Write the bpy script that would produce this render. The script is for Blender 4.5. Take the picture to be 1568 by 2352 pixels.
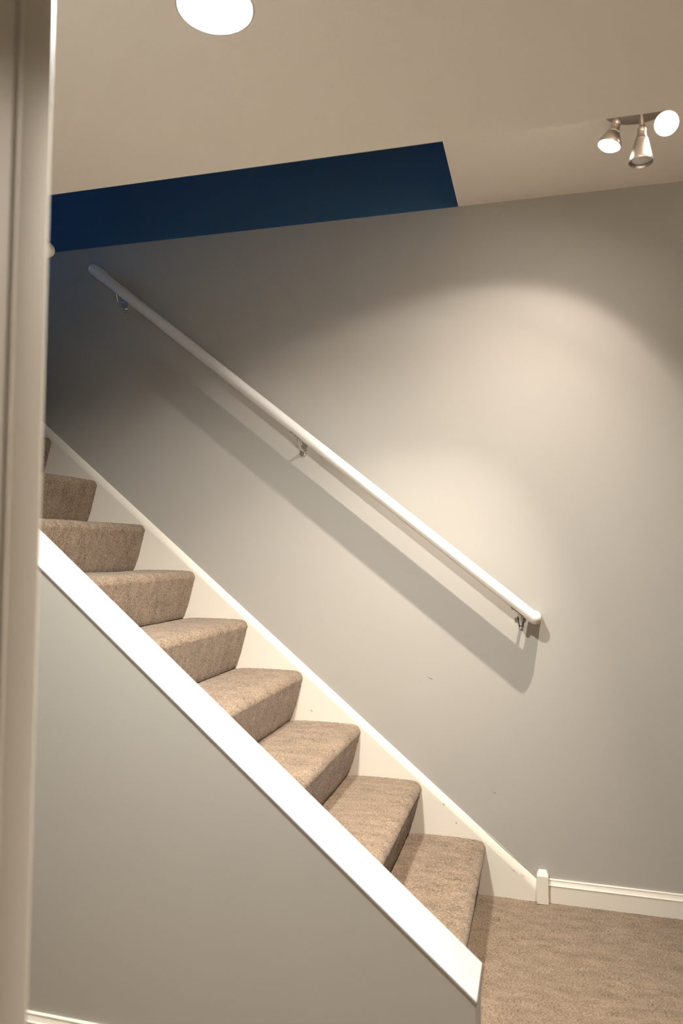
import bpy, bmesh, math, random
import numpy as np
from mathutils import Vector, Matrix, noise

for o in list(bpy.data.objects):
    bpy.data.objects.remove(o)
S = bpy.context.scene
COL = S.collection
random.seed(4)

# ------------------------------------------------------------------ camera
CAM = Vector((0.1876, -2.7495, 1.2361))
yaw, pit, rol = 0.264, 0.0496, 0.007
fwd = Vector((-math.sin(yaw) * math.cos(pit), math.cos(yaw) * math.cos(pit), math.sin(pit)))
rt = Vector((math.cos(yaw), math.sin(yaw), 0))
up = rt.cross(fwd)
rt, up = rt * math.cos(rol) + up * math.sin(rol), up * math.cos(rol) - rt * math.sin(rol)
cd = bpy.data.cameras.new('camera')
cd.sensor_fit = 'VERTICAL'
cd.sensor_height = 36.0
cd.sensor_width = 24.0
cd.lens = 1694.24 / 2352 * 36.0
cd.clip_start = 0.02
cd.dof.use_dof = True
cd.dof.focus_distance = 2.75
cd.dof.aperture_fstop = 2.8
cam = bpy.data.objects.new('camera', cd)
COL.objects.link(cam)
cam.matrix_world = Matrix(((rt.x, up.x, -fwd.x, CAM.x), (rt.y, up.y, -fwd.y, CAM.y),
                           (rt.z, up.z, -fwd.z, CAM.z), (0, 0, 0, 1)))
S.camera = cam

# ------------------------------------------------------------------ view, world (dusk outside the upstairs window)
S.view_settings.view_transform = 'Standard'
S.view_settings.look = 'None'
S.view_settings.gamma = 1.0
S.view_settings.use_curve_mapping = False
S.view_settings.exposure = 0.0
w = bpy.data.worlds.new('dusk')
S.world = w
w.use_nodes = True
bg = w.node_tree.nodes['Background']
bg.inputs[0].default_value = (0.035, 0.19, 0.42, 1)
bg.inputs[1].default_value = 60.0

WARM = (1.0, 0.90, 0.81)
COOL = (1.0, 1.0, 0.955)
SPOT_W = 330.0
DOME_L = 1600.0

# ------------------------------------------------------------------ measurements (metres)
RISE, RUN, X0, OV = 0.19, 0.2317, -0.0116, 0.045
SLOPE = RISE / RUN
NSTEP = 14
YF, YN = -0.9636, -1.1171          # stair-side and room-side faces of the knee wall
YW = 0.016                          # plane of the handrail wall
XK, ZK = 0.0505, 0.2795             # lower end of the knee wall cap
H1, H2 = 2.5396, 2.2481             # landing ceiling, lower ceiling
HUP, HTOP = 2.85, 5.0               # upper floor, upper ceiling
XOP = -0.108                        # edge of the stairwell opening
XL, XR = -4.7, 2.4                  # ends of the stair hall
XWE = -1.225                        # where the full-height wall by the stairs begins
YP0, YP1 = -2.200, -2.0843          # doorway partition
YST = -2.1417                       # near edge of the door stop
XJ = -0.315                         # left reveal of the doorway
YB = -5.2                           # wall behind the camera
BB = 0.0793                         # baseboard height


# ------------------------------------------------------------------ materials
def new_mat(name):
    m = bpy.data.materials.new(name)
    m.use_nodes = True
    nt = m.node_tree
    return m, nt, nt.nodes['Principled BSDF']


def N(nt, t, **kw):
    n = nt.nodes.new(t)
    for k, v in kw.items():
        setattr(n, k, v)
    return n


def paint(name, col, rough=0.6, bump=0.0, scale=220.0, var=0.03, spec=0.3):
    m, nt, b = new_mat(name)
    geo = N(nt, 'ShaderNodeNewGeometry')
    n1 = N(nt, 'ShaderNodeTexNoise')
    n1.inputs['Scale'].default_value = 3.0
    n1.inputs['Detail'].default_value = 4
    nt.links.new(geo.outputs['Position'], n1.inputs['Vector'])
    mx = N(nt, 'ShaderNodeMix', data_type='RGBA')
    mx.inputs['A'].default_value = (*[c * (1 - var) for c in col], 1)
    mx.inputs['B'].default_value = (*[min(1, c * (1 + var)) for c in col], 1)
    nt.links.new(n1.outputs['Fac'], mx.inputs['Factor'])
    nt.links.new(mx.outputs['Result'], b.inputs['Base Color'])
    b.inputs['Roughness'].default_value = rough
    b.inputs['Specular IOR Level'].default_value = spec
    if bump:
        n2 = N(nt, 'ShaderNodeTexNoise')
        n2.inputs['Scale'].default_value = scale
        n2.inputs['Detail'].default_value = 3
        nt.links.new(geo.outputs['Position'], n2.inputs['Vector'])
        bp = N(nt, 'ShaderNodeBump')
        bp.inputs['Strength'].default_value = bump
        bp.inputs['Distance'].default_value = 0.002
        nt.links.new(n2.outputs['Fac'], bp.inputs['Height'])
        nt.links.new(bp.outputs['Normal'], b.inputs['Normal'])
    return m


def carpet(name):
    m, nt, b = new_mat(name)
    geo = N(nt, 'ShaderNodeNewGeometry')

    def nz(scale_vec, detail=3.0, rough=0.6):
        mp = N(nt, 'ShaderNodeMapping')
        mp.inputs['Scale'].default_value = scale_vec
        nt.links.new(geo.outputs['Position'], mp.inputs['Vector'])
        n = N(nt, 'ShaderNodeTexNoise')
        n.inputs['Scale'].default_value = 1.0
        n.inputs['Detail'].default_value = detail
        n.inputs['Roughness'].default_value = rough
        nt.links.new(mp.outputs['Vector'], n.inputs['Vector'])
        return n

    fleck = nz((170, 470, 170), 3.0, 0.72)      # loops, drawn out along the run of the stairs
    fine = nz((420, 520, 420), 2.0)
    blotch = nz((13, 30, 13), 4.0, 0.65)         # footprints and brushed pile
    rp = N(nt, 'ShaderNodeValToRGB')
    rp.color_ramp.elements[0].position = 0.36
    rp.color_ramp.elements[0].color = (0.050, 0.030, 0.014, 1)
    rp.color_ramp.elements[1].position = 0.60
    rp.color_ramp.elements[1].color = (0.372, 0.262, 0.172, 1)
    e = rp.color_ramp.elements.new(0.47)
    e.color = (0.178, 0.126, 0.078, 1)
    add = N(nt, 'ShaderNodeMath', operation='MULTIPLY_ADD')
    nt.links.new(fine.outputs['Fac'], add.inputs[0])
    add.inputs[1].default_value = 0.25
    add.inputs[2].default_value = -0.125
    ad2 = N(nt, 'ShaderNodeMath', operation='ADD')
    nt.links.new(fleck.outputs['Fac'], ad2.inputs[0])
    nt.links.new(add.outputs[0], ad2.inputs[1])
    bl = N(nt, 'ShaderNodeMath', operation='MULTIPLY_ADD')
    nt.links.new(blotch.outputs['Fac'], bl.inputs[0])
    bl.inputs[1].default_value = 0.24
    bl.inputs[2].default_value = -0.12
    ad3 = N(nt, 'ShaderNodeMath', operation='ADD')
    nt.links.new(ad2.outputs[0], ad3.inputs[0])
    nt.links.new(bl.outputs[0], ad3.inputs[1])
    nt.links.new(ad3.outputs[0], rp.inputs['Fac'])
    nt.links.new(rp.outputs['Color'], b.inputs['Base Color'])
    b.inputs['Roughness'].default_value = 0.95
    b.inputs['Specular IOR Level'].default_value = 0.1
    b.inputs['Sheen Weight'].default_value = 0.15
    b.inputs['Sheen Roughness'].default_value = 0.6
    bp = N(nt, 'ShaderNodeBump')
    bp.inputs['Strength'].default_value = 0.7
    bp.inputs['Distance'].default_value = 0.004
    nt.links.new(ad2.outputs[0], bp.inputs['Height'])
    nt.links.new(bp.outputs['Normal'], b.inputs['Normal'])
    return m


def metal(name, col, rough):
    m, nt, b = new_mat(name)
    geo = N(nt, 'ShaderNodeNewGeometry')
    n = N(nt, 'ShaderNodeTexNoise')
    n.inputs['Scale'].default_value = 160
    nt.links.new(geo.outputs['Position'], n.inputs['Vector'])
    mr = N(nt, 'ShaderNodeMapRange')
    mr.inputs['To Min'].default_value = rough * 0.8
    mr.inputs['To Max'].default_value = rough * 1.25
    nt.links.new(n.outputs['Fac'], mr.inputs['Value'])
    nt.links.new(mr.outputs['Result'], b.inputs['Roughness'])
    b.inputs['Base Color'].default_value = (*col, 1)
    b.inputs['Metallic'].default_value = 1.0
    return m


def glow(name, col, strength):
    m, nt, b = new_mat(name)
    b.inputs['Base Color'].default_value = (0.8, 0.8, 0.8, 1)
    b.inputs['Emission Color'].default_value = (*col, 1)
    b.inputs['Emission Strength'].default_value = strength
    return m


M_WALL = paint('greige_wall_paint', (0.42, 0.395, 0.35), 0.62, 0.07, 260)
M_NAVY = paint('navy_wall_paint', (0.045, 0.105, 0.19), 0.6, 0.12, 260)
M_CEIL = paint('ceiling_paint', (0.87, 0.825, 0.755), 0.85, 0.35, 190)
M_TRIM = paint('cream_trim_paint', (0.80, 0.735, 0.63), 0.38, 0.04, 90, 0.015, 0.45)
M_JAMB = paint('jamb_paint', (0.74, 0.68, 0.58), 0.5, 0.03, 90, 0.015, 0.25)
M_CAP = paint('white_cap_paint', (0.46, 0.45, 0.44), 0.40, 0.05, 120, 0.015, 0.45)
M_RAIL = paint('white_rail_enamel', (0.74, 0.71, 0.665), 0.30, 0.03, 60, 0.01, 0.5)
M_NICK = paint('brown_scuff', (0.30, 0.20, 0.12), 0.8)
M_CHIP = paint('bare_plaster_chip', (0.40, 0.36, 0.31), 0.8)
M_CAULK = paint('caulk', (0.62, 0.57, 0.48), 0.5)
M_CARPET = carpet('flecked_beige_carpet')
M_CHROME = metal('polished_chrome', (0.78, 0.77, 0.75), 0.10)
M_NICKEL = metal('brushed_nickel', (0.52, 0.47, 0.42), 0.34)
M_LENS = glow('lit_ceiling_lens', COOL, DOME_L)
M_BULB = glow('lit_bulb_face', (1.0, 0.9, 0.75), 14.0)
M_DEAD = paint('unlit_bulb_glass', (0.62, 0.62, 0.62), 0.2, 0, 1, 0.02, 0.6)
mg, ntg, bgl = new_mat('window_glass')
bgl.inputs['Transmission Weight'].default_value = 1.0
bgl.inputs['Roughness'].default_value = 0.0
bgl.inputs['IOR'].default_value = 1.02
M_GLASS = mg


# ------------------------------------------------------------------ mesh helpers
def link(name, me, mat, parent=None, sharp=None):
    o = bpy.data.objects.new(name, me)
    COL.objects.link(o)
    if mat and not me.materials:
        me.materials.append(mat)
    if parent:
        o.parent = parent
    if sharp is not None:
        for p in me.polygons:
            p.use_smooth = True
        me.set_sharp_from_angle(angle=math.radians(sharp))
    return o


def from_bm(name, bm, mat, parent=None, sharp=None):
    bmesh.ops.recalc_face_normals(bm, faces=bm.faces)
    me = bpy.data.meshes.new(name)
    bm.to_mesh(me)
    bm.free()
    return link(name, me, mat, parent, sharp)


def add_box(bm, a, b):
    v = [bm.verts.new((x, y, z)) for x in (a[0], b[0]) for y in (a[1], b[1]) for z in (a[2], b[2])]
    for f in ((0, 1, 3, 2), (4, 6, 7, 5), (0, 4, 5, 1), (2, 3, 7, 6), (0, 2, 6, 4), (1, 5, 7, 3)):
        bm.faces.new([v[i] for i in f])


def box(name, a, b, mat, parent=None):
    bm = bmesh.new()
    add_box(bm, a, b)
    return from_bm(name, bm, mat, parent)


def prism(name, pts, fn, mat, parent=None, sharp=None):
    """pts = closed outline; fn(p, 0|1) gives the two end positions"""
    bm = bmesh.new()
    A = [bm.verts.new(fn(p, 0)) for p in pts]
    B = [bm.verts.new(fn(p, 1)) for p in pts]
    n = len(pts)
    bm.faces.new(A)
    bm.faces.new(B)
    for i in range(n):
        bm.faces.new((A[i], A[(i + 1) % n], B[(i + 1) % n], B[i]))
    return from_bm(name, bm, mat, parent, sharp)


def add_tube(bm, path, radii, seg=16, caps=True):
    path = [Vector(p) for p in path]
    if not hasattr(radii, '__len__'):
        radii = [radii] * len(path)
    t0 = (path[1] - path[0]).normalized()
    ref = Vector((0, 0, 1)) if abs(t0.z) < 0.9 else Vector((0, 1, 0))
    u = t0.cross(ref).normalized()
    rings = []
    for i, p in enumerate(path):
        t = (path[min(i + 1, len(path) - 1)] - path[max(i - 1, 0)]).normalized()
        u = (u - t * u.dot(t)).normalized()
        v = t.cross(u)
        rings.append([bm.verts.new(p + (u * math.cos(a) + v * math.sin(a)) * radii[i])
                      for a in (2 * math.pi * k / seg for k in range(seg))])
    for i in range(len(rings) - 1):
        for k in range(seg):
            bm.faces.new((rings[i][k], rings[i][(k + 1) % seg], rings[i + 1][(k + 1) % seg], rings[i + 1][k]))
    if caps:
        bm.faces.new(rings[0])
        bm.faces.new(rings[-1])


def tube(name, path, radii, mat, parent=None, seg=16, sharp=40):
    bm = bmesh.new()
    add_tube(bm, path, radii, seg)
    return from_bm(name, bm, mat, parent, sharp)


def axis_mat(origin, axis):
    """frame whose local +Z is axis"""
    q = Vector(axis).normalized().to_track_quat('Z', 'Y')
    return Matrix.Translation(Vector(origin)) @ q.to_matrix().to_4x4()


def lathe(name, prof, mat, origin=(0, 0, 0), axis=(0, 0, 1), parent=None, seg=40, sharp=35):
    bm = bmesh.new()
    mw = axis_mat(origin, axis)
    rings = []
    for r, z in prof:
        if r < 1e-6:
            rings.append([bm.verts.new(mw @ Vector((0, 0, z)))])
        else:
            rings.append([bm.verts.new(mw @ Vector((r * math.cos(2 * math.pi * k / seg),
                                                    r * math.sin(2 * math.pi * k / seg), z))) for k in range(seg)])
    for a, b in zip(rings, rings[1:]):
        for k in range(seg):
            k2 = (k + 1) % seg
            if len(a) == 1 and len(b) == 1:
                continue
            if len(a) == 1:
                bm.faces.new((a[0], b[k], b[k2]))
            elif len(b) == 1:
                bm.faces.new((a[k], a[k2], b[0]))
            else:
                bm.faces.new((a[k], a[k2], b[k2], b[k]))
    return from_bm(name, bm, mat, parent, sharp)


def struct(o):
    o['kind'] = 'structure'
    return o


def empty(name, loc):
    o = bpy.data.objects.new(name, None)
    o.empty_display_size = 0.1
    COL.objects.link(o)
    o.location = loc
    bpy.context.view_layer.update()
    return o


def adopt(parent):
    """children are written in world coordinates; keep them there"""
    def rec(o):
        bpy.context.view_layer.update()
        for c in list(o.children):
            c.matrix_parent_inverse = o.matrix_world.inverted()
        bpy.context.view_layer.update()
        for c in list(o.children):
            rec(c)
    rec(parent)


def tag(o, label, cat, group=None):
    o['label'] = label
    o['category'] = cat
    if group:
        o['group'] = group
    return o


# ------------------------------------------------------------------ the shell
# floor: fine, uneven pile where it is in view, plain beyond
def floor_mesh():
    x0, x1, y0, y1, st = -0.12, 1.3, -1.75, YW, 0.007
    nx, ny = int((x1 - x0) / st), int((y1 - y0) / st)
    xs = np.linspace(x0, x1, nx + 1)
    ys = np.linspace(y0, y1, ny + 1)
    V = []
    for y in ys:
        for x in xs:
            z = 0.0018 * noise.noise((x * 90, y * 170, 0)) + 0.002 * noise.noise((x * 9, y * 9, 3))
            V.append((x, y, z))
    F = [(j * (nx + 1) + i, j * (nx + 1) + i + 1, (j + 1) * (nx + 1) + i + 1, (j + 1) * (nx + 1) + i)
         for j in range(ny) for i in range(nx)]
    b = len(V)
    for (ax, ay, bx, by) in ((XL, YB, XR, y0), (XL, y0, x0, y1), (x1, y0, XR, y1)):
        k = len(V)
        V += [(ax, ay, 0), (bx, ay, 0), (bx, by, 0), (ax, by, 0)]
        F.append((k, k + 1, k + 2, k + 3))
    k = len(V)                                   # slab under the pile
    V += [(XL, YB, -0.05), (XR, YB, -0.05), (XR, YW, -0.05), (XL, YW, -0.05)]
    F.append((k + 3, k + 2, k + 1, k))
    me = bpy.data.meshes.new('floor')
    me.from_pydata(V, [], F)
    return me


fl = struct(link('floor', floor_mesh(), M_CARPET))
for p in fl.data.polygons:
    p.use_smooth = True

wb = struct(box('wall_back', (XL, YW, 0), (XR, YW + 0.12, H1), M_WALL))
wu = struct(box('wall_back_upper', (XL, YW, H1), (XR, YW + 0.12, HTOP), M_NAVY))
struct(box('wall_right', (XR, YB, 0), (XR + 0.12, YW + 0.12, HUP), M_WALL))
struct(box('wall_behind', (XL, YB - 0.12, 0), (XR + 0.12, YB, H2), M_WALL))
# left end with the upstairs window
WY0, WY1, WZ0, WZ1 = -0.80, -0.14, 3.15, 4.25
bm = bmesh.new()
add_box(bm, (XL - 0.12, YB, 0), (XL, YW + 0.12, WZ0))
add_box(bm, (XL - 0.12, YF, WZ1), (XL, YW + 0.12, HTOP))
add_box(bm, (XL - 0.12, YF, WZ0), (XL, WY0, WZ1))
add_box(bm, (XL - 0.12, WY1, WZ0), (XL, YW + 0.12, WZ1))
struct(from_bm('wall_left', bm, M_WALL))
bm = bmesh.new()
for a, b in (((XL - 0.09, WY0, WZ0), (XL + 0.015, WY0 + 0.04, WZ1)), ((XL - 0.09, WY1 - 0.04, WZ0), (XL + 0.015, WY1, WZ1)),
             ((XL - 0.09, WY0 + 0.04, WZ0), (XL + 0.015, WY1 - 0.04, WZ0 + 0.05)), ((XL - 0.09, WY0 + 0.04, WZ1 - 0.05), (XL + 0.015, WY1 - 0.04, WZ1)),
             ((XL - 0.07, WY0 + 0.04, 3.68), (XL - 0.03, WY1 - 0.04, 3.72))):
    add_box(bm, a, b)
win = struct(from_bm('window_1', bm, M_CAP))
for za, zb in ((WZ0 + 0.05, 3.68), (3.72, WZ1 - 0.05)):
    box('pane', (XL - 0.052, WY0 + 0.04, za), (XL - 0.048, WY1 - 0.04, zb), M_GLASS, win)
pl = bpy.data.lights.new('window_portal', 'AREA')
pl.shape = 'RECTANGLE'
pl.size, pl.size_y = WY1 - WY0, WZ1 - WZ0
pl.cycles.is_portal = True
po = bpy.data.objects.new('window_portal', pl)
COL.objects.link(po)
po.matrix_world = axis_mat((XL - 0.125, (WY0 + WY1) / 2, (WZ0 + WZ1) / 2), (-1, 0, 0))

# lower ceiling (with the floor above it), ceiling over the landing, walls of the stairwell above
DX, DY, DR, DH = -0.396, -1.524, 0.070, 0.024      # recessed round light: centre, radius, depth
bm = bmesh.new()
rect = [bm.verts.new(q) for q in ((XL, YB, H2), (XR, YB, H2), (XR, YF, H2), (XL, YF, H2))]
circ = [bm.verts.new((DX + DR * math.cos(2 * math.pi * k / 64), DY + DR * math.sin(2 * math.pi * k / 64), H2)) for k in range(64)]
eds = [bm.edges.new((l[i], l[(i + 1) % len(l)])) for l in (rect, circ) for i in range(len(l))]
bmesh.ops.triangle_fill(bm, use_beauty=True, use_dissolve=False, edges=eds)
top = [bm.verts.new((v.co.x, v.co.y, HUP)) for v in rect]
bm.faces.new(top)
for i in range(4):
    bm.faces.new((rect[i], rect[(i + 1) % 4], top[(i + 1) % 4], top[i]))
struct(from_bm('ceiling', bm, M_CEIL))
struct(box('ceiling_landing', (XOP, YF, H1), (XR, YW, HUP), M_CEIL))
struct(box('ceiling_upper', (XL, YF - 0.12, HTOP), (XR, YW + 0.12, HTOP + 0.1), M_CEIL))
struct(box('wall_well_front', (XL, YF - 0.12, HUP), (XR, YF, HTOP), M_NAVY))
struct(box('wall_well_right', (0.9, YF, HUP), (1.0, YW, HTOP), M_NAVY))
struct(box('floor_upper', (XL, YF, HUP - 0.3), (X0 - NSTEP * RUN - OV - 0.01, YW, HUP), M_CARPET))

# knee wall and its cap
CT = 0.005 / math.cos(math.atan(SLOPE))         # cap thickness measured plumb


def zcap(x):
    return ZK + (XK - x) * SLOPE


IN = 0.003
pts = [(XWE, 0), (XK - IN, 0), (XK - IN, zcap(XK - IN) - CT), (XWE, zcap(XWE) - CT)]
kw = struct(prism('wall_knee', pts, lambda p, e: (p[0], (YN + IN, YF - IN)[e], p[1]), M_WALL))
pts = [(XWE, zcap(XWE) - CT), (XK, zcap(XK) - CT), (XK, zcap(XK)), (XWE, zcap(XWE))]
cap = struct(prism('trim_1', pts, lambda p, e: (p[0], (YN, YF)[e], p[1]), M_CAP))
md = cap.modifiers.new('round', 'BEVEL')
md.width = 0.0012
md.segments = 2
cap['label'] = 'white sloping cap board on top of the low stair wall'
struct(box('wall_stair', (XL, YN + IN, 0), (XWE, YF - IN, H2), M_WALL))

# partition with the doorway the camera looks through
struct(box('wall_partition_left', (-3.2, YP0 + 0.006, 0), (XJ - 0.06, YP1 - 0.006, H2), M_WALL))
struct(box('wall_partition_right', (0.62, YP0 + 0.006, 0), (XR, YP1 - 0.006, H2), M_WALL))
struct(box('wall_room_left', (-3.32, YB, 0), (-3.2, YN + IN, H2), M_WALL))


def jamb_outline(x, s):
    """rounded-edge jamb: x = reveal plane, s = -1 body to the left, +1 to the right"""
    xn = x + s * 0.001
    P = [(x + s * 0.075, YP0), (xn + s * 0.004, YP0), (xn, YP0 + 0.004)]
    for k in range(9):                           # shallow bead along the jamb
        a = math.pi * k / 8
        P.append((xn - s * 0.0022 * math.sin(a), YST - 0.0045 * math.cos(a)))
    P.append((x, YST + 0.008))
    r = 0.009
    for k in range(9):
        a = math.pi / 2 * k / 8
        P.append((x + s * (r - r * math.cos(a)), YP1 - r + r * math.sin(a)))
    P.append((x + s * 0.075, YP1))
    return P


door = struct(empty('door_1', (XJ, YP0, 0)))
for x, s in ((XJ, -1), (0.56, 1)):
    prism('jamb', jamb_outline(x, s), lambda p, e: (p[0], p[1], (0.0, H2 - 0.002)[e]), M_JAMB, door, 40)
box('head', (XJ, YP0 + 0.003, 2.06), (0.56, YP1, H2 - 0.001), M_JAMB, door)
adopt(door)

# ------------------------------------------------------------------ skirt board, plinth block, baseboards
LOWX = 0.166
TOPX = -3.30


def zsk(x):
    return 0.2075 - SLOPE * x


nrm = Vector((SLOPE, 0, 1)).normalized()          # upward normal of the slope in x-z
# profile of the skirt across its top edge: (distance below the top line, y)
sk_prof = [(0.0, YW - 0.001), (0.0008, 0.0115)] + [(0.0008 + 0.027 * math.sin(a), 0.0115 * (1 - math.sin(a)) ** 1.6) for a in (math.pi / 2 * k / 10 for k in range(1, 11))]
bm = bmesh.new()
rows = []
for d, y in sk_prof + [(0.42, 0.0), (0.42, YW)]:
    row = []
    for x in (TOPX, LOWX):
        dz = d / nrm.z
        row.append(bm.verts.new((x, y, 0.0 if d > 0.1 else zsk(x) - dz)))
    rows.append(row)
for a, b in zip(rows, rows[1:]):
    bm.faces.new((a[0], a[1], b[1], b[0]))
bm.faces.new([r[1] for r in rows][::-1])
bm.faces.new([r[0] for r in rows])
sk = struct(from_bm('trim_2', bm, M_TRIM, None, 45))
sk['label'] = 'cream sloping skirt board along the stairs under the handrail wall'
tube('caulk_line', [(x, YW - 0.002, zsk(x) + 0.0015 + 0.001 * math.sin(x * 37)) for x in np.linspace(-0.06, 0.13, 16)], [0.0006 + 0.0022 * math.sin(math.pi * k / 15) for k in range(16)], M_WALL, sk, 8)
for (x, z, l) in ((-0.669, 0.612, 0.006), (-0.161, 0.307, 0.006), (-0.115, 0.245, 0.004), (-1.46, 1.30, 0.005), (0.118, 0.088, 0.012), (0.088, 0.10, 0.009)):
    tube('nick', [(x - l * 0.6, -0.0003, z + l * 0.45), (x, -0.001, z), (x + l * 0.6, -0.0003, z - l * 0.3)], [0.0004, 0.0010, 0.0004], M_NICK if l < 0.008 else M_CAULK, sk, 6)

# plinth block where skirt and baseboard meet
PX0, PX1, PZ = 0.166, 0.2065, 0.108
bm = bmesh.new()
c = 0.007
lv = [((PX0, PX1, -0.018), 0), ((PX0, PX1, -0.018), PZ - 0.012), ((PX0 + c, PX1 - c, -0.010), PZ)]
rings = []
for (xa, xb, y), z in lv:
    rings.append([bm.verts.new(q) for q in ((xa, YW, z), (xa, y, z), (xb, y, z), (xb, YW, z))])
for a, b in zip(rings, rings[1:]):
    for k in range(4):
        bm.faces.new((a[k], a[(k + 1) % 4], b[(k + 1) % 4], b[k]))
bm.faces.new(rings[0])
bm.faces.new(rings[-1])
pb = struct(from_bm('trim_3', bm, M_TRIM))
md = pb.modifiers.new('round', 'BEVEL')
md.width = 0.0022
md.segments = 3
pb['label'] = 'small cream block between skirt board and baseboard'

bb_prof = [(0, 0.0), (0.0135, 0.0), (0.0135, BB - 0.0215), (0.0150, BB - 0.0205), (0.0150, BB - 0.0185), (0.0118, BB - 0.0170),
           (0.0085, BB - 0.0110), (0.0072, BB - 0.0050), (0.0080, BB - 0.0035), (0.0078, BB - 0.0012), (0.0055, BB), (0, BB)]
struct(prism('baseboard_back', bb_prof, lambda p, e: ((PX1 + 0.0008, XR)[e], YW - p[0], p[1]), M_TRIM, None, 25))
struct(prism('baseboard_knee', bb_prof, lambda p, e: ((-3.2, XK - IN)[e], YN + IN - p[0], p[1]), M_TRIM, None, 25))

# knocks in the wall paint
for (x, z, l) in ((-0.2123, 0.7583, 0.010), (0.0215, 0.3597, 0.008)):
    tube('paint_chip', [(x - l, YW - 0.0002, z + l * 0.45), (x, YW - 0.0006, z + l * 0.12), (x + l, YW - 0.0002, z - l * 0.35)], [0.0003, 0.18 * l - 0.0002, 0.0003], M_CHIP, wb, 8)

# ------------------------------------------------------------------ carpeted stairs
def step_mesh():
    P = []
    # riser: leans back from the nose to its foot
    n = 26
    rn = 0.028
    zt = RISE - rn
    for i in range(n):
        t = i / n
        x = -OV + (OV - 0.0005) * t ** 0.92
        x -= 0.004 * math.exp(-t * 14)
        P.append((x, zt * t))
    for i in range(14):
        a = math.pi / 2 * i / 13
        P.append((-rn + rn * math.cos(a), zt + rn * math.sin(a)))
    L = RUN + OV - rn + 0.012
    m = 40
    for i in range(1, m + 1):
        t = i / m
        d = (RUN - rn) - L * t + OV            # distance to the next riser foot
        z = RISE + 0.0025 * math.sin(math.pi * min(1, t * 1.05)) - 0.004 * math.exp(-max(d, 0) * 70)
        P.append((-rn - L * t, z))
    yA, yB = YF + 0.001, -0.0006
    ny = 150
    ys = np.linspace(yA, yB, ny + 1)
    V = []
    for j, y in enumerate(ys):
        for i, (x, z) in enumerate(P):
            q = Vector((x * 95, y * 190, z * 95))
            d = 0.0017 * noise.noise(q) + 0.0022 * noise.noise(Vector((x * 14, y * 9, z * 14)))
            a, b = P[max(i - 1, 0)], P[min(i + 1, len(P) - 1)]
            tx, tz = b[0] - a[0], b[1] - a[1]
            l = math.hypot(tx, tz)
            V.append((x + tz / l * d, y, z - tx / l * d))
    k = len(P)
    F = [(j * k + i, j * k + i + 1, (j + 1) * k + i + 1, (j + 1) * k + i) for j in range(ny) for i in range(k - 1)]
    # solid underside
    b0 = len(V)
    for y in (yA, yB):
        V += [(P[-1][0], y, -0.05), (-OV, y, -0.05)]
    F.append(tuple(range(0, k)) + (b0, b0 + 1))
    F.append(tuple(ny * k + i for i in range(k - 1, -1, -1)) + (b0 + 3, b0 + 2))
    F.append((b0, b0 + 2, b0 + 3, b0 + 1))
    me = bpy.data.meshes.new('carpeted_step')
    me.from_pydata(V, [], F)
    me.materials.append(M_CARPET)
    bm = bmesh.new()
    bm.from_mesh(me)
    bmesh.ops.recalc_face_normals(bm, faces=bm.faces)
    bm.to_mesh(me)
    bm.free()
    for p in me.polygons:
        p.use_smooth = len(p.vertices) == 4
    return me


stairs = empty('staircase', (X0, YF / 2, 0))
tag(stairs, 'straight flight of stairs covered in flecked beige carpet beside the low wall', 'staircase')
sm = step_mesh()
for k in range(NSTEP):
    o = bpy.data.objects.new('carpeted_step', sm)
    COL.objects.link(o)
    o.parent = stairs
    o.location = (-k * RUN, -YF / 2, k * RISE)

# ------------------------------------------------------------------ handrails
RR = 0.0215


def rail_path(A, B, ywall, off):
    """rail from A (low) to B (high) with rounded returns into the wall"""
    A, B = Vector(A), Vector(B)
    d = (B - A).normalized()
    w_ = Vector((0, 1 if ywall > A.y else -1, 0))
    r = 0.008
    P = []
    P.append(Vector((A.x, ywall, A.z)))
    P.append(A + w_ * (r + 0.01))
    for k in range(9):
        a = math.pi / 2 * k / 8
        P.append(A + w_ * (r - r * math.sin(a)) + d * (r - r * math.cos(a)))
    for k in range(1, 12):
        P.append(A.lerp(B, k / 12))
    for k in range(9):
        a = math.pi / 2 * k / 8
        P.append(B - d * (r - r * math.sin(a)) + w_ * (r - r * math.cos(a)))
    P.append(B + w_ * (r + 0.01))
    P.append(Vector((B.x, ywall, B.z)))
    return P


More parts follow.
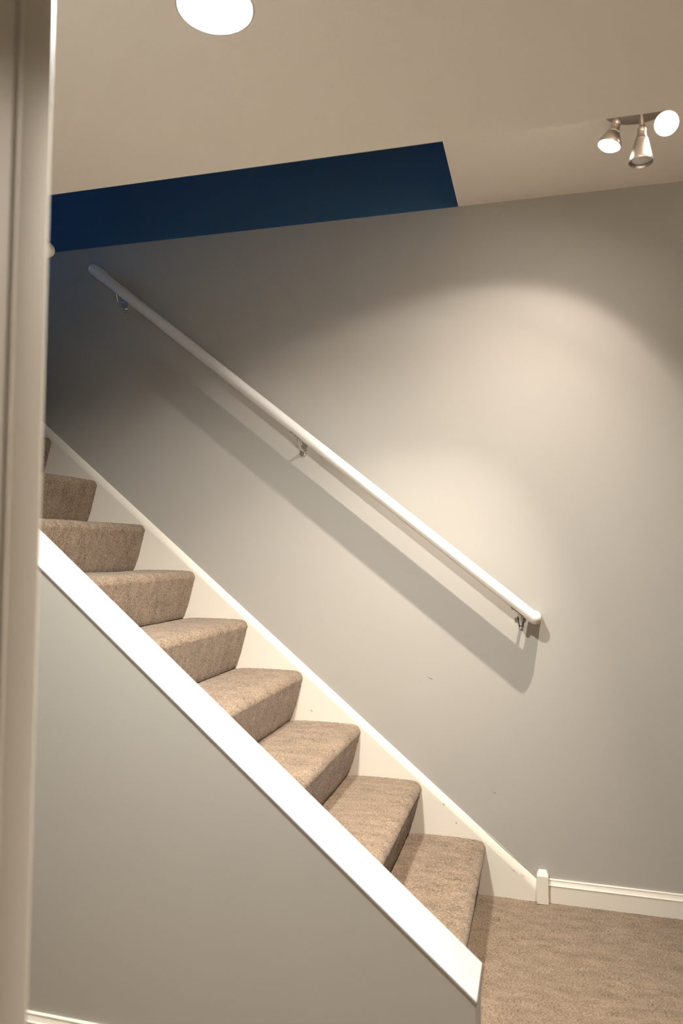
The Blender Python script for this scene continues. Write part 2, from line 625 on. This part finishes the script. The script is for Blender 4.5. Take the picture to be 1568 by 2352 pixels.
def bracket(parent, x, zr, ys, yr, s):
    """chrome bracket: wall plate, three screws, curved arm, saddle under the rail.
    ys wall plane, yr rail axis, s direction out of the wall, zr height of the rail axis"""
    base = zr - RR
    br = empty('bracket', (x, ys, base - 0.03))
    br.parent = parent
    zc = base - 0.032
    # elongated wall plate, rounded ends, wider at the two-screw shoulder
    out = []
    for k in range(24):
        a = 2 * math.pi * k / 24
        sh = 0.0115 + 0.0075 * math.exp(-((math.sin(a) * 0.034 - 0.014) / 0.008) ** 2)
        out.append((sh * math.cos(a) * (abs(math.cos(a)) ** -0.35 if abs(math.cos(a)) > 0.05 else 1), 0.036 * math.sin(a)))
    prism('wall_plate', out, lambda p, e: (x + p[0] * (1, 0.86)[e], ys + s * (0.0, 0.0045)[e], zc + p[1] * (1, 0.95)[e]), M_CHROME, br, 50)
    for dx, dz in ((-0.0140, 0.015), (0.0140, 0.015), (0, -0.026)):
        lathe('screw', [(0.0062, 0), (0.0060, 0.0022), (0.0040, 0.0046), (0, 0.0056)], M_CHROME, (x + dx, ys + s * 0.0042, zc + dz), (0, s, 0), br, 14)
    # arm: leaves the plate low, swings out and up to the rail
    yo = yr
    path = []
    a0 = Vector((x, ys + s * 0.003, zc - 0.012))
    a1 = Vector((x, yo, zc - 0.016))
    a2 = Vector((x, yo, base - 0.002))
    for k in range(13):
        t = k / 12
        path.append(a0 * (1 - t) ** 2 + a1 * 2 * t * (1 - t) + a2 * t * t)
    tube('arm', path, [0.0062 - 0.0014 * math.sin(math.pi * k / 12) for k in range(13)], M_CHROME, br, 14)
    # saddle plate along the underside of the rail
    sl = -RSL
    d = Vector((1, 0, sl)).normalized()
    n_ = Vector((-sl, 0, 1)).normalized()
    cpos = Vector((x, yr, zr)) - n_ * (RR * 1.0)
    bm = bmesh.new()
    vs = []
    for u in (-0.028, -0.024, 0.024, 0.028):
        for v in (-0.010, -0.005, 0.005, 0.010):
            h = 0.0015 if abs(u) < 0.026 else 0.0005
            lift = 0.5 * v * v / RR
            for q in (0.0012, -h - 0.0008):
                vs.append(bm.verts.new(cpos + d * u + Vector((0, v, 0)) + n_ * (q + lift)))
    idx = lambda i, j, q: vs[(i * 4 + j) * 2 + q]
    for i in range(3):
        for j in range(3):
            bm.faces.new((idx(i, j, 0), idx(i + 1, j, 0), idx(i + 1, j + 1, 0), idx(i, j + 1, 0)))
            bm.faces.new((idx(i, j, 1), idx(i, j + 1, 1), idx(i + 1, j + 1, 1), idx(i + 1, j, 1)))
    for i in range(3):
        bm.faces.new((idx(i, 0, 0), idx(i, 0, 1), idx(i + 1, 0, 1), idx(i + 1, 0, 0)))
        bm.faces.new((idx(i, 3, 0), idx(i + 1, 3, 0), idx(i + 1, 3, 1), idx(i, 3, 1)))
    for j in range(3):
        bm.faces.new((idx(0, j, 0), idx(0, j + 1, 0), idx(0, j + 1, 1), idx(0, j, 1)))
        bm.faces.new((idx(3, j, 0), idx(3, j, 1), idx(3, j + 1, 1), idx(3, j + 1, 0)))
    from_bm('saddle', bm, M_CHROME, br)
    for u in (-0.018, 0.018):
        lathe('screw', [(0.0042, 0), (0.0040, 0.0014), (0.0025, 0.0028), (0, 0.0034)], M_CHROME, cpos + d * u - n_ * 0.002, -n_, br, 12)
    return br


YR = -0.061
RA = Vector((0.166, YR, 0.996))
RB = Vector((-1.637, YR, 2.413))
RSL = (RB.z - RA.z) / (RA.x - RB.x)
hr = empty('handrail', (RA.x, YW, RA.z))
tag(hr, 'long white round handrail on chrome brackets along the grey wall', 'handrail')
tube('rail', rail_path(RA, RB, YW - 0.0005, 0.08), RR, M_RAIL, hr, 28, 60)
for x in (0.117, -0.713, -1.523):
    bracket(hr, x, RA.z + (RA.x - x) * RSL, YW, YR, -1)
adopt(hr)

YR2 = -0.885
A2 = Vector((-1.232, YR2, 2.122))
B2 = Vector((-2.65, YR2, 2.122 + 1.418 * RSL))
h2 = empty('handrail', (A2.x, YF, A2.z))
tag(h2, 'white handrail showing only its rounded lower end beside the door jamb', 'handrail')
tube('rail', rail_path(A2, B2, YF - 0.0025, 0.08), RR, M_RAIL, h2, 28, 60)
for x in (-1.45, -2.3):
    bracket(h2, x, A2.z + (A2.x - x) * RSL, YF - IN, YR2, 1)
adopt(h2)

# ------------------------------------------------------------------ round ceiling light
cl = empty('ceiling_light', (DX, DY, H2))
tag(cl, 'round recessed ceiling light glowing white in the low ceiling', 'ceiling light')
lathe('trim_ring', [(DR - 0.001, DH), (DR - 0.0015, -0.001), (DR + 0.0005, -0.0016), (DR + 0.002, -0.0012), (DR + 0.003, 0.0), (DR - 0.0005, 0.0)], M_CAP, (DX, DY, H2), (0, 0, 1), cl, 64)
lathe('lens', [(DR - 0.0012, DH - 0.001), (DR - 0.006, DH - 0.003), (DR * 0.5, DH - 0.0045), (0, DH - 0.005)], M_LENS, (DX, DY, H2), (0, 0, 1), cl, 64)
adopt(cl)

# ------------------------------------------------------------------ three-head spotlight on the landing ceiling
FX, FY = 0.470, -0.535
tl = empty('spotlight_fixture', (FX, FY, H1))
tag(tl, 'brushed nickel ceiling fixture with three cone spotlights above the landing', 'spotlight')
lathe('canopy', [(0, -0.0005), (0.105, -0.0005), (0.105, -0.014), (0.102, -0.020), (0.094, -0.024), (0.05, -0.026), (0, -0.0265)],
      M_NICKEL, (FX, FY, H1), (0, 0, 1), tl, 56, 30)


def beam_profile(ld, frame, bulb):
    """bulb in a shade: the shade cuts the light off about 46 degrees from the light's own axis,
    inside that the reflector throws most of it along 'bulb'"""
    ld.use_nodes = True
    nt = ld.node_tree
    em = nt.nodes['Emission']
    tc = N(nt, 'ShaderNodeTexCoord')
    loc = frame.to_3x3().inverted() @ Vector(bulb).normalized()
    outs = []
    for vec, stops in (((0, 0, 1), ((0.28, 0.0), (0.45, 0.14), (0.64, 0.24), (0.67, 0.38), (0.715, 0.85), (0.77, 1.0))),
                       (tuple(loc), ((0.0, 0.04), (0.2, 0.05), (0.5, 0.085), (0.8, 0.20), (0.92, 0.68), (1.0, 1.0)))):
        dt = N(nt, 'ShaderNodeVectorMath', operation='DOT_PRODUCT')
        nt.links.new(tc.outputs['Normal'], dt.inputs[0])
        dt.inputs[1].default_value = vec
        ab = N(nt, 'ShaderNodeMath', operation='ABSOLUTE')
        nt.links.new(dt.outputs['Value'], ab.inputs[0])
        rp = N(nt, 'ShaderNodeValToRGB')
        el = rp.color_ramp.elements
        el[0].position, el[0].color = stops[0][0], (stops[0][1],) * 3 + (1,)
        el[1].position, el[1].color = stops[-1][0], (stops[-1][1],) * 3 + (1,)
        for p, v in stops[1:-1]:
            el.new(p).color = (v, v, v, 1)
        nt.links.new(ab.outputs[0], rp.inputs['Fac'])
        outs.append(rp.outputs['Color'])
    mu = N(nt, 'ShaderNodeMath', operation='MULTIPLY')
    nt.links.new(outs[0], mu.inputs[0])
    nt.links.new(outs[1], mu.inputs[1])
    nt.links.new(mu.outputs[0], em.inputs['Strength'])


def spot_head(pivot, axis, length, lit, stem_top, beam=None, bulb=None):
    pivot, axis = Vector(pivot), Vector(axis).normalized()
    hd = empty('lamp_head', pivot)
    hd.parent = tl
    tube('stem', [Vector(stem_top), pivot.lerp(Vector(stem_top), 0.5), pivot], 0.0075, M_NICKEL, hd, 14)
    lathe('knuckle', [(0, -0.013), (0.008, -0.011), (0.0125, -0.004), (0.0125, 0.004), (0.008, 0.011), (0, 0.013)], M_NICKEL, pivot, axis, hd, 20)
    L = length
    r0, r1, r2 = 0.0125, 0.0185, 0.0335
    prof = [(0, 0.004), (r0, 0.006), (r0 + 0.001, 0.016), (r1 - 0.002, 0.026), (r1, 0.028), (r1, 0.032), (r1 + 0.001, 0.033),
            (r2 - 0.001, L - 0.010), (r2, L - 0.004), (r2 - 0.0005, L), (r2 - 0.002, L), (r2 - 0.003, L - 0.004), (r1 - 0.003, 0.036), (0, 0.036)]
    lathe('shade', prof, M_NICKEL, pivot, axis, hd, 40, 30)
    if lit:
        lathe('bulb', [(0.0300, L - 0.008), (0.0300, L - 0.002), (0.025, L + 0.005), (0.013, L + 0.009), (0, L + 0.010)], M_BULB, pivot, axis, hd, 36, 40)
        ld = bpy.data.lights.new('spot_beam', 'SPOT')
        ld.energy = SPOT_W * lit
        ld.color = WARM
        ld.spot_size = math.radians(150)
        ld.spot_blend = 0.1
        ld.shadow_soft_size = 0.014
        lo = bpy.data.objects.new('spot_beam', ld)
        COL.objects.link(lo)
        lo.matrix_world = axis_mat(pivot + axis * (L + 0.020), -(Vector(beam) if beam else axis))
        beam_profile(ld, lo.matrix_world, bulb or axis)
        lo.parent = hd
    else:
        lathe('bulb', [(0.0312, L - 0.010), (0.024, L - 0.010), (0.0235, L - 0.007), (0.021, L - 0.005), (0.011, L - 0.003), (0, L - 0.0025)], M_DEAD, pivot, axis, hd, 36, 40)


spot_head((0.4035, -0.565, 2.458), (-0.30, -0.05, -0.95), 0.070, 1.0, (0.405, -0.555, H1 - 0.02), (-0.36, 0.38, -0.85), (-0.45, -0.05, -0.90))
spot_head((0.471, -0.570, 2.424), (-0.05, -0.02, -1.0), 0.094, 0, (0.471, -0.555, H1 - 0.02))
spot_head((0.5415, -0.515, 2.466), (-0.10, -0.83, -0.48), 0.070, 0.60, (0.540, -0.510, H1 - 0.02), None, (-0.15, -0.55, -0.80))
adopt(tl)
bpy.context.view_layer.update()
